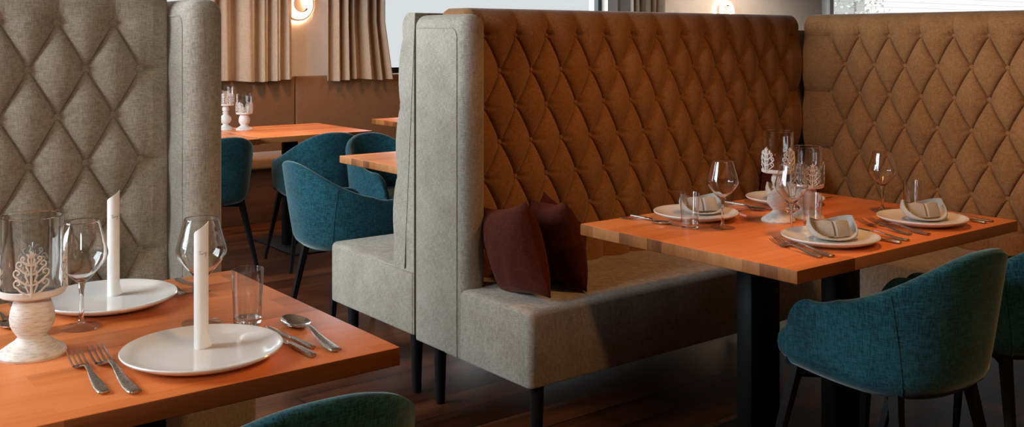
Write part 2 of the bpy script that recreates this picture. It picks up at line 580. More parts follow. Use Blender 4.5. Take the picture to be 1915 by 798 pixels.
# ---- bench with the orange tufted back (middle booth)
bA = thing('tufted_booth_bench', 'high tufted booth bench with maroon cushions on its pale seat, wing end facing the aisle', 'bench', (2.025, 2.9, 0))
ox, oy = 2.025, 2.9
back, bt = tufted('backrest', 1.950, .40, 1.445, 1.373, .2205 - .1505, 0, 12, M['linen_tan'], bA, edge=(.03, .012))
# local origin of the back panel: world x = 2.12, y = 3.0
back.location = (2.12 - ox, 3.0 - oy, 0)
buttons(bt, M['linen_tan'], back)
wing(0, .105, -.02, .30, .235, 1.447, bA, -1)
soft = lambda m: m.z > .9 or (m.y < -.9 and abs(m.x) > .9)
bevel_box('seat', (.003, 2.52 - oy, .232), (2.05, 3.02 - oy, .482), M['linen'], bA, ((soft, .022, 4), (None, .008, 2)))
mb = MB(); mb.box(.11, 2.27, .165, .29, .235, 1.40); mb.build('rear_panel', M['linen'], bA, smooth=False)
for x, y in ((.075, 3.145), (.075, 2.575), (1.95, 2.575), (1.95, 3.145)):
    bench_leg(x, y - oy, .236, bA)

# ---- bench standing back to back with it
bB = thing('tufted_booth_bench', 'pale booth bench seen end-on, back to back with the bench that holds the maroon cushions', 'bench', (2.025, 3.3, 0))
back, bt = tufted('backrest', 2.0, .40, 1.447, 1.373, .05, -1, 13, M['linen'], bB, thick=.075, edge=(.03, .0), H=.024)
back.location = (2.002, .094, 0); back.rotation_euler = (R(-4.5), 0, PI)
buttons(bt, M['linen'], back)
mb = MB(); mb.box(.004, 2.0, -.085, -.03, .25, 1.40); mb.build('rear_panel', M['linen'], bB, smooth=False)
bevel_box('seat', (0, -.08, .247), (2.0, .575, .497), M['linen'], bB, ((lambda m: m.z > .9 or (m.y > .9 and abs(m.x) > .9), .024, 4), (None, .008, 2)))
for x, y in ((.07, 0.0), (.07, .50), (1.9, 0), (1.9, .5)): bench_leg(x, y, .25, bB)

# ---- corner bench against the right
bC = thing('tufted_corner_bench', 'brown tufted corner bench closing the end of the booth behind the laid table', 'bench', (4.1, 2.985, 0), -PI / 2)
back, bt = tufted('backrest', 1.8, .40, 1.447, 1.373, .155, 0, 11, M['linen_tan'], bC, edge=(.012, .03))
buttons(bt, M['linen_tan'], back)
bevel_box('seat', (.47, -.48, .232), (1.8, .02, .482), M['linen'], bC, ((soft, .022, 4), (None, .008, 2)))
mb = MB(); mb.box(.0, 1.8, .1, .2, .235, 1.40); mb.build('rear_panel', M['linen'], bC, smooth=False)
for x, y in ((.55, -.43), (1.7, -.43), (.55, .1), (1.7, .1)): bench_leg(x, y, .236, bC)

# ---- bench of the left booth
bD = thing('tufted_booth_bench', 'grey beige tufted booth bench behind the table with rolled napkins', 'bench', (1.145, 2.9, 0))
W = 1.6
back, bt = tufted('backrest', W, .42, 1.50, 1.405, W - (1.030 - .874) - 9 * DX, -.5, 9.5, M['linen'], bD, H=.030, edge=(.03, .05))
back.location = (1.030 - W - 1.145, .1, 0)
buttons(bt, M['linen'], back)
wing(-.112, 0, -.065, .30, .235, 1.475, bD, 1)
bevel_box('seat', (-1.9, -.30, .22), (-.003, .12, .482), M['linen'], bD, ((soft, .022, 4), (None, .008, 2)))
mb = MB(); mb.box(-1.75, -.14, .16, .29, .235, 1.43); mb.build('rear_panel', M['linen'], bD, smooth=False)
for x, y in ((-.06, .23), (-.06, -.24), (-1.6, -.24), (-1.6, .23)): bench_leg(x, y, .236, bD)

# ------------------------------------------------------------------ tables
def table(label, x0, x1, y0, y1, post_x, thick=.036, group=None, post_w=.14):
    cx, cy = (x0 + x1) / 2, (y0 + y1) / 2
    t = thing('dining_table', label, 'table', (cx, cy, 0), 0, group)
    a, b = (x1 - x0) / 2, (y1 - y0) / 2
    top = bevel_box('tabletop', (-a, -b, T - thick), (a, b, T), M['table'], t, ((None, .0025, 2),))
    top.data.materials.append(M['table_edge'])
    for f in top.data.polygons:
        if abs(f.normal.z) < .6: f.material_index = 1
    for px in post_x:
        bevel_box('post', (px - cx - post_w / 2, -.03, .012), (px - cx + post_w / 2, .03, T - thick - .006), M['black'], t, ((None, .003, 1),))
    p0, p1 = min(post_x) - cx, max(post_x) - cx
    bevel_box('base_plate', (p0 - .12, -min(.32, b - .05), 0), (p1 + .12, min(.32, b - .05), .012), M['black'], t, ((None, .003, 1),))
    bevel_box('mounting_plate', (p0 - .1, -.25, T - thick - .006), (p1 + .1, .25, T - thick), M['black'], t, ((None, .001, 1),))
    return t
table('oak table laid with plates and rolled napkins, in front of the grey tufted bench', -.2, 1.033, 1.686, 2.515, (.2, .64))
table('oak booth table laid for four with folded cloth napkins, in the orange tufted booth', 2.18, 3.36, 1.609, 2.450, (2.553, 2.99))
table('pale bare table behind the pale end-on bench, its corner showing past it', 2.472, 3.65, 3.90, 4.63, (2.85, 3.27))
table('small oak table at the back carrying no holders, half hidden by the tall grey wing', 1.74, 2.515, 5.70, 6.52, (2.12,), post_w=.09)
table('oak table at the back carrying two candle holders, before the brown wall banquette', 2.53, 3.308, 5.745, 6.52, (2.91,), post_w=.09)
table('oak table at the back peeking out beside the pale bench end', 3.79, 4.57, 5.745, 6.6, (4.18,), post_w=.09)

# ------------------------------------------------------------------ back banquette, curtains, wall lamps
bq = thing('wall_banquette', 'long brown upholstered wall banquette under the curtains', 'bench', (0, 6.96, 0))
def bqp(x0, x1):
    bevel_box('back_panel', (x0, .43, .46), (x1, .52, 1.058), M['banquette'], bq, ((None, .012, 3),))
bqp(-.2, 1.68); bqp(1.686, 3.553); bqp(3.561, 5.4); bqp(5.406, 7.2)
bevel_box('seat_cushion', (-.2, 0, .40), (7.2, .50, .48), M['linen_tan'], bq, ((None, .02, 3),))
bevel_box('plinth', (-.2, .06, 0), (7.2, .5, .40), M['plinth'], bq, ((None, .003, 1),))

def curtain(label, x0, x1, y, zb, folds, amp, seed, lean=0.0):
    rnd = random.Random(seed)
    n = max(60, int((x1 - x0) * 130)); m = 26
    ph = [rnd.uniform(0, 6.28) for _ in range(4)]
    c = thing('curtain', label, 'curtain', ((x0 + x1) / 2, y, 0))
    ctr = (x0 + x1) / 2
    def yy(s, z):
        f = 2 * PI * folds * (s + .035 * math.sin(2 * PI * s * 1.7 + ph[0]))
        flare = 1 + .12 * (2.6 - z) / 1.6
        v = math.sin(f) + .35 * math.sin(2 * f + ph[1]) + .2 * math.sin(.5 * f + ph[2]) + .12 * math.sin(3.1 * f + z * 1.2 + ph[3])
        return amp * v * flare
    def sheet(name, za, zb_, off, rows, mat, parent):
        V = []; F = []
        for side in (1, -1):
            for i in range(n + 1):
                s = i / n
                for k in range(rows + 1):
                    z = za + (zb_ - za) * k / rows
                    wave = .008 * math.sin(9 * s + ph[1]) * max(0, 1 - (z - zb) / .3)
                    x = x0 - ctr + (x1 - x0) * s + lean * s * s * max(0, (1.5 - z))
                    V.append((x, yy(s, z) + side * (off), z + (wave if k == 0 else 0)))
        st = (n + 1) * (rows + 1)
        for sd in (0, 1):
            for i in range(n):
                for k in range(rows):
                    a = sd * st + i * (rows + 1) + k
                    F.append((a, a + rows + 1, a + rows + 2, a + 1))
        ring = [i * (rows + 1) for i in range(n + 1)]
        top = [i * (rows + 1) + rows for i in range(n + 1)]
        for line in (ring, top):
            for a, b in zip(line[:-1], line[1:]): F.append((a, b, b + st, a + st))
        for i in (0, n):
            for k in range(rows):
                a = i * (rows + 1) + k
                F.append((a, a + 1, a + 1 + st, a + st))
        return pym(name, V, F, mat, parent, True, autosmooth=R(60))
    sheet('drape', zb, 2.78, .0015, m, M['curtain'], c)
    sheet('hem', zb, zb + .085, .0032, 4, M['curtain'], c)
    mb = MB(); mb.tube([(x0 - ctr - .1, 0, 2.8), (x1 - ctr + .1, 0, 2.8)], .012, 10)
    mb.build('rail', M['black'], c)
    for s in (-1, 1):
        mb = MB(); mb.box(s * (x1 - x0) / 2 * .9 - .01, s * (x1 - x0) / 2 * .9 + .01, -.01, Y1 - y, 2.79, 2.81)
        mb.build('rail_bracket', M['black'], c, smooth=False)
    return c
curtain('beige curtain between the tall grey wing and the glowing wall lamp', 2.62, 3.475, 7.31, 1.035, 6.6, .044, 5)
curtain('beige curtain between the glowing wall lamp and the bright window', 3.80, 4.30, 7.31, 1.025, 5.6, .042, 11, lean=.16)
curtain('narrow beige curtain rising above the orange tufted back', 7.22, 7.70, 7.33, 1.03, 4.2, .030, 23)

def wall_lamp(label, x, z):
    w = thing('wall_lamp', label, 'lamp', (x, Y1, z), 0)
    mb = MB()
    ro, ri = .135, .070
    # ring: rounded outer rim, dished inwards to an off-centre hole
    n = 64
    V = []; F = []
    prof = []
    for k in range(15):
        t = k / 14
        prof.append(t)
    for i in range(n):
        a = 2 * PI * i / n
        ca, sa = math.cos(a), math.sin(a)
        rows = []
        for t, rad, dep in ((0, ro - .006, -.012), (.1, ro, -.03), (.2, ro, -.055), (.3, ro - .006, -.062), (.4, ro - .014, -.062)):
            rows.append((rad * ca, dep, rad * sa))
        V += rows
    k = 5
    for i in range(n):
        j = (i + 1) % n
        for q in range(k - 1): F.append((i * k + q, j * k + q, j * k + q + 1, i * k + q + 1))
    mb.add(V, F)
    mb.build('rim', M['lampwhite'], w)
    mb = MB(); V = []; F = []
    for i in range(n):
        a = 2 * PI * i / n
        ca, sa = math.cos(a), math.sin(a)
        for t in range(6):
            f = t / 5
            rad = (ro - .014) * (1 - f) + ri * f
            V.append((rad * ca + .030 * f, -.062 + .016 * math.sin(f * PI * .5), rad * sa + .006 * f))
    for i in range(n):
        j = (i + 1) % n
        for q in range(5): F.append((i * 6 + q, j * 6 + q, j * 6 + q + 1, i * 6 + q + 1))
    mb.add(V, F); mb.build('glowing_dish', M['lampglow'], w)
    mb = MB(); V = []; F = []
    for i in range(n):
        a = 2 * PI * i / n
        ca, sa = math.cos(a), math.sin(a)
        for t, dep in enumerate((-.046, -.02, -.006)):
            V.append((ri * ca + .030, dep, ri * sa + .006))
    for i in range(n):
        j = (i + 1) % n
        for q in range(2): F.append((i * 3 + q, j * 3 + q, j * 3 + q + 1, i * 3 + q + 1))
    F.append(tuple(i * 3 + 2 for i in range(n)))
    mb.add(V, F); mb.build('hole_lining', M['lamphole'], w)
    mb = MB()
    mb.lathe([(0, 0), (.09, 0), (.09, .012), (0, .012)], 40)
    mb.build('wall_plate', M['lampwhite'], w, rot=(R(90), 0, 0))
    mb = MB()
    mb.lathe_open([(.095, .020), (.112, .022), (.112, .034), (.095, .036)], 48)
    mb.build('glow_ring', M['ringglow'], w, rot=(R(90), 0, 0))
    l = bpy.data.lights.new('lamp_light', 'POINT'); l.energy = 1.0; l.color = (1, .50, .25); l.shadow_soft_size = .06
    lo = bpy.data.objects.new('lamp_light', l); COL.objects.link(lo); lo.parent = w; lo.location = (-.05, -.24, -.04)
    return w
wall_lamp('round glowing wall lamp between the two beige curtains', 3.61, 1.635)
wall_lamp('round glowing wall lamp on the bare wall above the tufted corner', 8.81, 1.66)

# ------------------------------------------------------------------ tub chairs
def ss(a, b, x):
    t = min(1, max(0, (x - a) / (b - a))); return t * t * (3 - 2 * t)

def make_chair():
    c = thing('tub_chair', 'x', 'chair')
    ZB = .420
    wb, wt = .231, .260          # half width bottom / top
    db, dt = .232, .298          # rear depth bottom / top
    yc = -.02
    al = .206                    # straight arm length
    def plan(s, f):
        """outer plan point at s in [-1,1] (0 = rear), f = 0 bottom .. 1 top; returns (x,y),(nx,ny)"""
        w = wb + (wt - wb) * f; d = db + (dt - db) * f
        a = abs(s)
        sg = 1 if s >= 0 else -1
        sp = .62
        if a < sp:
            t = a / sp * PI / 2
            e = .82
            x = w * abs(math.sin(t)) ** e; y = yc - d * abs(math.cos(t)) ** e
        else:
            q = (a - sp) / (1 - sp)
            x = w - .022 * q * q
            y = yc + al * q * (1 - .10 * f)
        return sg * x, y
    def top(s):
        a = abs(s)
        z = .622 + .176 * (1 - ss(.0, .80, a))
        return z
    ns, nf = 96, 16
    V = []; F = []
    th = .034
    rows = None
    for i in range(ns + 1):
        s = -1 + 2 * i / ns
        s *= .9999
        a = abs(s)
        zb = ZB + .006 * ss(.5, 1, a)
        zt = top(s)
        if a > .80:
            zt = zb + (zt - zb) * (max(0, 1 - ((a - .80) / .20) ** 2.9)) ** (1 / 2.2)
        hgt = max(zt - zb, .0005)
        # normals by finite difference
        def pt(ss_, f):
            return Vector((*plan(ss_, f), 0))
        d = pt(min(s + .004, 1), .6) - pt(max(s - .004, -1), .6)
        nrm = Vector((d.y, -d.x, 0)).normalized()
        ctr = Vector((0, .05, 0))
        if nrm.dot(pt(s, .6) - ctr) < 0: nrm = -nrm
        row = []
        ff_top = (zt - ZB) / .39
        for k in range(nf + 1):
            f = k / nf
            z = zb + hgt * f
            g = (z - ZB) / .39
            p = pt(s, g ** .85 if g > 0 else 0)
            # rounded lower edge
            und = max(0, 1 - (z - zb) / .05)
            p = p - nrm * (.030 * und ** 2.2)
            row.append((p.x, p.y, z))
        px, py, pz = row[-1]
        tk = th * min(1, hgt / .05)
        for k in range(1, 6):          # rim
            t = PI * k / 6
            off = tk / 2 * (1 - math.cos(t)); up = tk * .42 * math.sin(t)
            row.append((px - nrm.x * off, py - nrm.y * off, pz + up))
        for k in range(nf, -1, -1):    # inside
            f = k / nf
            z = zb + hgt * f
            g = (z - ZB) / .39
            p = pt(s, g ** .85 if g > 0 else 0) - nrm * (tk + .012 * (1 - f))
            row.append((p.x, p.y, z))
        rows = len(row)
        V += row
    for i in range(ns):
        for k in range(rows):
            k2 = (k + 1) % rows
            F.append((i * rows + k, (i + 1) * rows + k, (i + 1) * rows + k2, i * rows + k2))
    F.append(tuple(range(rows))); F.append(tuple(ns * rows + k for k in range(rows)))
    sh = pym('shell', V, F, M['velvet'], c, True, autosmooth=R(70))
    # side seams, following the outside of the shell
    for sgn in (-1, 1):
        pts = []
        for k in range(15):
            f = .04 + .95 * k / 14
            s = sgn * (.34 + .08 * f)
            zt = top(s)
            z = ZB + (zt - ZB) * f
            g = (z - ZB) / .39
            x, y = plan(s, g ** .85)
            x2, y2 = plan(s + .004 * sgn, g ** .85)
            und = max(0, 1 - (z - ZB) / .05)
            d = Vector((x, y, 0)) - Vector((0, .0, 0)); d.normalize()
            q = Vector((x, y, z)) - d * (.030 * und ** 2.2) + d * .0005
            pts.append(q)
        mb = MB(); mb.tube(pts, .0022, 6); mb.build('seam', M['velvet'], sh)
    # seat cushion: a D that noses out between the arms
    V = []; F = []
    n = 56
    rings = [(.88, .432), (.95, .436), (.985, .446), (1.0, .463), (.985, .485), (.94, .499), (.80, .508), (.5, .512), (.2, .513)]
    for rs, z in rings:
        for i in range(n):
            a = 2 * PI * i / n
            ca, sa = math.cos(a), math.sin(a)
            x = .200 * math.copysign(abs(ca) ** .62, ca); y = .045 + .250 * math.copysign(abs(sa) ** .68, sa)
            V.append((x * rs, .045 + (y - .045) * rs, z))
    for r in range(len(rings) - 1):
        for i in range(n):
            j = (i + 1) % n
            F.append((r * n + i, r * n + j, (r + 1) * n + j, (r + 1) * n + i))
    F.append(tuple(range(n))); F.append(tuple((len(rings) - 1) * n + i for i in range(n)))
    pym('seat', V, F, M['velvet'], c, True, autosmooth=R(60))
    # frame under the seat and four splayed legs
    mb = MB()
    mb.tube([(-.17, -.15, .402), (.17, .17, .402)], .013, 4); mb.tube([(.17, -.15, .402), (-.17, .17, .402)], .013, 4)
    mb.build('under_frame', M['black'], c, autosmooth=R(20))
    for sx in (-1, 1):
        for sy in (-1, 1):
            mb = MB()
            yt = .17 if sy > 0 else -.15
            mb.tube([(sx * .165, yt, .432), (sx * .172, yt + sy * .006, .39), (sx * .238, yt + sy * .072, 0.0)], [.021, .020, .0115], 4, up=(sx, sy, 0))
            mb.build('leg', M['blackwood'], c, autosmooth=R(20))
    return c
def chair(x, y, ang, label, z=0):
    """ang: direction the sitter faces, degrees from +X"""
    return first_or_dup(PROTO, 'chair', make_chair, (x, y, z), R(ang - 90), label, None)
chair(2.588, 1.616, 87.5, 'teal velvet tub chair pulled up to the table laid for four, nearest the viewer')
chair(3.135, 1.60, 88, 'teal velvet tub chair cut by the photo edge at the table laid for four')
chair(.727, 1.684, 88, 'teal velvet tub chair whose back top shows below the table with rolled napkins')
chair(2.285, 4.155, -3, 'teal velvet tub chair at the head of the pale bare table, seen from its side')
chair(2.83, 5.60, 84, 'teal velvet tub chair facing the back table that carries two candle holders')
chair(2.97, 4.87, -84, 'teal velvet tub chair behind the pale bare table, facing us')
chair(2.15, 5.69, 99, 'teal velvet tub chair half hidden behind the tall grey wing, at the small back table')

# ------------------------------------------------------------------ cushions
def cushion(label, loc, rot, size=.40, puff=.075, group=None):
    n = 26
    V = []; F = []
    def hh(u, v): return puff * (max(0, (1 - abs(u) ** 2.4)) * max(0, (1 - abs(v) ** 2.4))) ** .55
    for side in (1, -1):
        for i in range(n + 1):
            for j in range(n + 1):
                u = -1 + 2 * i / n; v = -1 + 2 * j / n
                pin = 1 - .10 * (1 - u * u) * v * v   # sides pulled in between the corners
                pin2 = 1 - .10 * (1 - v * v) * u * u
                w = .004 * math.sin(9 * u + 4 * v) * (1 - u * u) * (1 - v * v)
                V.append((size / 2 * u * pin2, side * (hh(u, v) + w * .8 + .002), size / 2 * v * pin))
    st = (n + 1) ** 2
    for sd in (0, 1):
        for i in range(n):
            for j in range(n):
                a = sd * st + i * (n + 1) + j
                F.append((a, a + n + 1, a + n + 2, a + 1))
    rim = [(i, 0) for i in range(n)] + [(n, j) for j in range(n)] + [(i, n) for i in range(n, 0, -1)] + [(0, j) for j in range(n, 0, -1)]
    ids = [i * (n + 1) + j for i, j in rim]
    for a, b in zip(ids, ids[1:] + ids[:1]): F.append((a, b, b + st, a + st))
    o = pym('cushion', V, F, M['maroon'], None, True, autosmooth=R(80))
    o.location = loc; o.rotation_euler = rot
    tag(o, label, 'cushion', group)
    return o
cushion('maroon cushion propped against the wing at the open end of the bench', (2.145, 2.745, .628), (R(-10), R(12), R(80)), .325)
cushion('maroon cushion standing in front of another, beside the table corner', (2.350, 2.765, .625), (R(-12), R(6), R(74)), .315)
cushion('maroon cushion tucked behind another, its pointed tip against the tufted back', (2.435, 2.868, .588), (R(-8), R(32), R(10)), .30)
cushion('dark maroon cushion in the booth corner behind the rear plate', (3.80, 2.84, .665), (R(-18), R(28), R(-8)), .38)

# ------------------------------------------------------------------ tableware prototypes
def make_plate():
    t = thing('dinner_plate', 'x', 'plate')
    mb = MB()
    mb.lathe([(0, .002), (.082, .002), (.085, 0), (.090, 0), (.096, .004), (.128, .012), (.143, .0195), (.147, .0225), (.1475, .0245), (.146, .0262), (.142, .0258), (.126, .0200), (.112, .0160), (.085, .0135), (0, .0130)], 72)
    o = mb.build('dish', M['plate'], t)
    return t
def plate(x, y, s, label):
    o = first_or_dup(PROTO, 'plate', make_plate, (x, y, T), 0, label)
    o.scale = (s, s, s)
    return o

def make_wine():
    t = thing('wine_glass', 'x', 'glass')
    mb = MB()
    mb.lathe([(0, .0008), (.038, .0008), (.0405, .0015), (.0405, .0025), (.034, .0038), (.018, .0062), (.009, .0095), (0, .0100)], 48)
    mb.build('foot', M['footglass'], t)
    mb = MB()
    mb.lathe([(0, .0095), (.0085, .0100), (.0055, .017), (.0044, .03), (.0044, .062), (.0050, .078), (.0075, .090), (.0110, .0972), (0, .0972)], 32)
    mb.build('stem', M['solidglass'], t)
    mb = MB()
    outer = [(.0112, .097), (.018, .1035), (.030, .1165), (.042, .131), (.0495, .1425), (.0520, .150), (.0520, .156), (.0500, .165), (.0455, .180), (.0400, .200), (.0352, .2185), (.0348, .221)]
    inner = [(r - .0011, z + .0004) for r, z in outer[::-1]]
    mb.lathe_open(outer + [(.0342, .2218)] + inner[0:-1] + [(.006, .0985), (0.0001, .0982)], 48)
    mb.build('bowl', M['glass'], t)
    return t
def wine(x, y, label, s=1.0):
    o = first_or_dup(PROTO, 'wine', make_wine, (x, y, T), 0, label)
    o.scale = (s, s, s)

def make_tumbler():
    t = thing('water_glass', 'x', 'glass')
    mb = MB()
    mb.lathe([(0, .0008), (.0262, .0008), (.0284, .0030), (.0287, .0155), (0, .0148)], 48)
    mb.build('base', M['solidglass'], t)
    mb = MB()
    mb.lathe([(.0289, .004), (.0291, .016), (.0330, .1160), (.0328, .1172), (.0318, .1172), (.0314, .1160), (.0278, .022), (.0262, .0165), (0, .0158)], 48)
    mb.F = [f for f in mb.F if len(f) < 40]
    mb.build('wall', M['tumblerglass'], t)
    return t
def tumbler(x, y, label, s=1.0):
    o = first_or_dup(PROTO, 'tumbler', make_tumbler, (x, y, T), 0, label)
    o.scale = (s, s, s)

def make_holder(tall):
    t = thing('candle_holder', 'x', 'candle holder')
    if tall:
        prof = [(0, 0), (.054, 0), (.0555, .004), (.053, .009), (.040, .018), (.027, .026), (.0185, .034), (.017, .038), (.025, .045), (.0345, .058), (.0365, .069), (.0335, .082), (.024, .095), (.0155, .103), (.0150, .106), (.0205, .109), (.0205, .113), (.0150, .116), (.018, .122), (.0225, .133), (.0215, .144), (.0165, .155), (.0155, .160)]
        zt = .160
    else:
        prof = [(0, 0), (.054, 0), (.0555, .004), (.053, .009), (.040, .018), (.029, .025), (.0235, .031), (.0235, .034), (.0290, .041), (.0350, .053), (.0365, .064), (.0350, .077), (.0305, .091), (.0265, .099), (.0255, .104)]
        zt = .104
    mb = MB(); mb.lathe(prof + [(0, prof[-1][1])], 44)
    mb.build('pedestal', M['whitewash'], t)
    mb = MB()
    mb.lathe([(0, zt), (.050, zt), (.0535, zt + .003), (.0535, zt + .012), (.0515, zt + .013), (.050, zt + .006), (0, zt + .006)], 48)
    tray = mb.build('tray', M['ornament'], t)
    gh = .135
    mb = MB()
    o_ = [(.0001, zt + .0065), (.047, zt + .0065), (.0492, zt + .010), (.0492, zt + gh)]
    i_ = [(.0478, zt + gh), (.0478, zt + .012), (.045, zt + .0095), (.0001, zt + .0095)]
    mb.lathe_open(o_ + [(.0485, zt + gh + .0006)] + i_, 48)
    mb.build('glass_cylinder', M['glass'], t)
    # four cut-out trees with scrolled branches round the tray
    def scroll(cx, z, dirx, size, n=14, turns=1.25, up=1):
        pts = []
        for i in range(n + 1):
            f = i / n
            a = PI * 1.5 * up + up * f * turns * 2 * PI
            rr = size * (1 - .78 * f)
            pts.append((cx + dirx * (size + rr * math.cos(a) * 1), z + rr * math.sin(a) + up * size))
        return pts
    def bend(px, pz, off=.0545):
        a = px / off
        return (off * math.sin(a), -off * math.cos(a), zt + .006 + pz)
    mbt = MB()
    hT = .078
    mbt.tube([bend(0, k / 8 * hT * .9) for k in range(9)], [.0026 - .0012 * k / 8 for k in range(9)], 6)
    lev = [(.004, .0140), (.021, .0142), (.039, .0118), (.054, .0080)]
    for z, sz in lev:
        for d in (-1, 1):
            # branch curving up and out, ending in a scroll
            pts = []
            for i in range(8):
                f = i / 7
                pts.append(bend(d * (sz * 1.55 * f), z + sz * .9 * f * f))
            ex, ez = sz * 1.55, z + sz * .9
            for i in range(1, 12):
                f = i / 11
                a = -PI / 2 + f * 1.35 * 2 * PI * .8
                rr = sz * .55 * (1 - .72 * f)
                pts.append(bend(d * (ex + rr * math.cos(a) * 1.0), ez + sz * .55 + rr * math.sin(a)))
            mbt.tube(pts, [.0019 - .0008 * i / len(pts) for i in range(len(pts))], 5)
            # leaf lobe inside
            mbt.tube([bend(d * sz * .3, z + sz * .3), bend(d * sz * .62, z + sz * 1.15), bend(d * sz * .50, z + sz * 1.75)], [.0012, .0021, .0010], 5)
    for a in (-.9, 0, .9):
        mbt.tube([bend(0, .066), bend(math.sin(a) * .006, .066 + math.cos(a) * .008), bend(math.sin(a) * .009, .066 + math.cos(a) * .0125)], [.0012, .0023, .0013], 5)
    me = None
    for k in range(4):
        if me is None:
            o = mbt.build('tree_ornament', M['ornament'], tray); me = o.data
        else:
            o = bpy.data.objects.new('tree_ornament', me); COL.objects.link(o); o.parent = tray
        o.rotation_euler = (0, 0, k * PI / 2)
    return t
def holder(x, y, rz, tall, label, s=1.0, z=T):
    o = first_or_dup(PROTO, 'tall' if tall else 'short', lambda: make_holder(tall), (x, y, z), rz, label)
    o.scale = (s, s, s)

def strip(mb, st, n=10):
    """st: (y, z, width, thickness) stations -> closed rounded bar along +Y"""
    V = []; F = []
    for (y, z, w, t) in st:
        for k in range(n):
            a = 2 * PI * k / n
            ca, sa = math.cos(a), math.sin(a)
            V.append((w / 2 * math.copysign(abs(ca) ** .7, ca), y, z + t / 2 * math.copysign(abs(sa) ** .8, sa)))
    for i in range(len(st) - 1):
        for k in range(n):
            F.append((i * n + k, i * n + (k + 1) % n, (i + 1) * n + (k + 1) % n, (i + 1) * n + k))
    F.append(tuple(range(n))); F.append(tuple((len(st) - 1) * n + k for k in range(n)))
    mb.add(V, F)

HAND = [(0, .0042, .010, .003), (.002, .0042, .017, .005), (.010, .0040, .0185, .0048), (.03, .0042, .0185, .0042), (.055, .0058, .0150, .0040), (.080, .0090, .0105, .0038), (.100, .0125, .0075, .0038), (.118, .0130, .0062, .0036)]
def make_fork():
    t = thing('fork', 'x', 'cutlery')
    mb = MB(); strip(mb, HAND); mb.build('handle', M['handle'], t)
    mb = MB()
    strip(mb, [(.117, .0130, .0062, .0034), (.126, .0108, .0085, .0030), (.134, .0075, .0170, .0026), (.143, .0042, .0245, .0024), (.150, .0034, .0250, .0024), (.155, .0034, .0250, .0022)])
    for i in range(4):
        x = -.0108 + i * .0072
        V = []
        mb.tube([(x * .98, .152, .0034), (x, .165, .0044), (x, .180, .0072), (x * .98, .195, .0115), (x * .96, .205, .0150)], [.0019, .0017, .0016, .0014, .0007], 6)
    mb.build('head', M['steel'], t)
    return t
def make_spoon():
    t = thing('spoon', 'x', 'cutlery')
    mb = MB(); strip(mb, HAND); mb.build('handle', M['handle'], t)
    mb = MB(); strip(mb, [(.117, .0130, .0062, .0034), (.128, .0108, .0075, .0030), (.138, .0090, .0100, .0022)])
    # bowl: egg outline, dished
    V = []; F = []
    n, m = 32, 8
    yc, ly, lx = .171, .036, .0215
    def P(a, f, low):
        ca, sa = math.cos(a), math.sin(a)
        wid = lx * (1 + .12 * -sa)
        x = wid * ca * f; y = yc + ly * sa * f
        rim = .0085 + .003 * ((y - yc) / ly) * .4
        z = rim - .0075 * (1 - f ** 2.2) - (0.0012 if low else 0)
        return (x, y, z)
    for low in (0, 1):
        for r in range(1, m + 1):
            for i in range(n): V.append(P(2 * PI * i / n, r / m, low))
    base = n * m
    c0 = len(V); V.append(P(0, 0, 0)); V.append(P(0, 0, 1))
    for low in (0, 1):
        for r in range(m - 1):
            for i in range(n):
                j = (i + 1) % n; o = low * base
                F.append((o + r * n + i, o + r * n + j, o + (r + 1) * n + j, o + (r + 1) * n + i))
        for i in range(n): F.append((c0 + low, low * base + i, low * base + (i + 1) % n))
    for i in range(n):
        j = (i + 1) % n
        F.append(((m - 1) * n + i, (m - 1) * n + j, base + (m - 1) * n + j, base + (m - 1) * n + i))
    mb.add(V, F)
    mb.build('bowl', M['steel'], t)
    return t
def make_knife():
    t = thing('knife', 'x', 'cutlery')
    mb = MB(); strip(mb, [(0, .0055, .010, .006), (.002, .0055, .0150, .009), (.02, .0055, .0150, .0095), (.06, .0055, .0125, .0090), (.095, .0055, .0110, .0080), (.100, .0052, .010, .007)])
    mb.build('handle', M['handle'], t)
    mb = MB(); strip(mb, [(.099, .0052, .0095, .0045), (.106, .0045, .0110, .0020), (.120, .0042, .0160, .0016), (.160, .0042, .0185, .0014), (.195, .0042, .0180, .0013), (.214, .0042, .0140, .0011), (.226, .0042, .0075, .0009), (.230, .0042, .002, .0007)])
    mb.build('blade', M['steel'], t)
    return t
MK = {'fork': make_fork, 'spoon': make_spoon, 'knife': make_knife}
LEN = {'fork': .205, 'spoon': .207, 'knife': .230}
def cut(kind, end, tip, label, length=None):
    dx, dy = tip[0] - end[0], tip[1] - end[1]
    a = math.atan2(dy, dx) - PI / 2
    o = first_or_dup(PROTO, kind, MK[kind], (end[0], end[1], T), a, label)
    s = (length or math.hypot(dx, dy)) / LEN[kind]
    o.scale = (s, s, s)
    return o

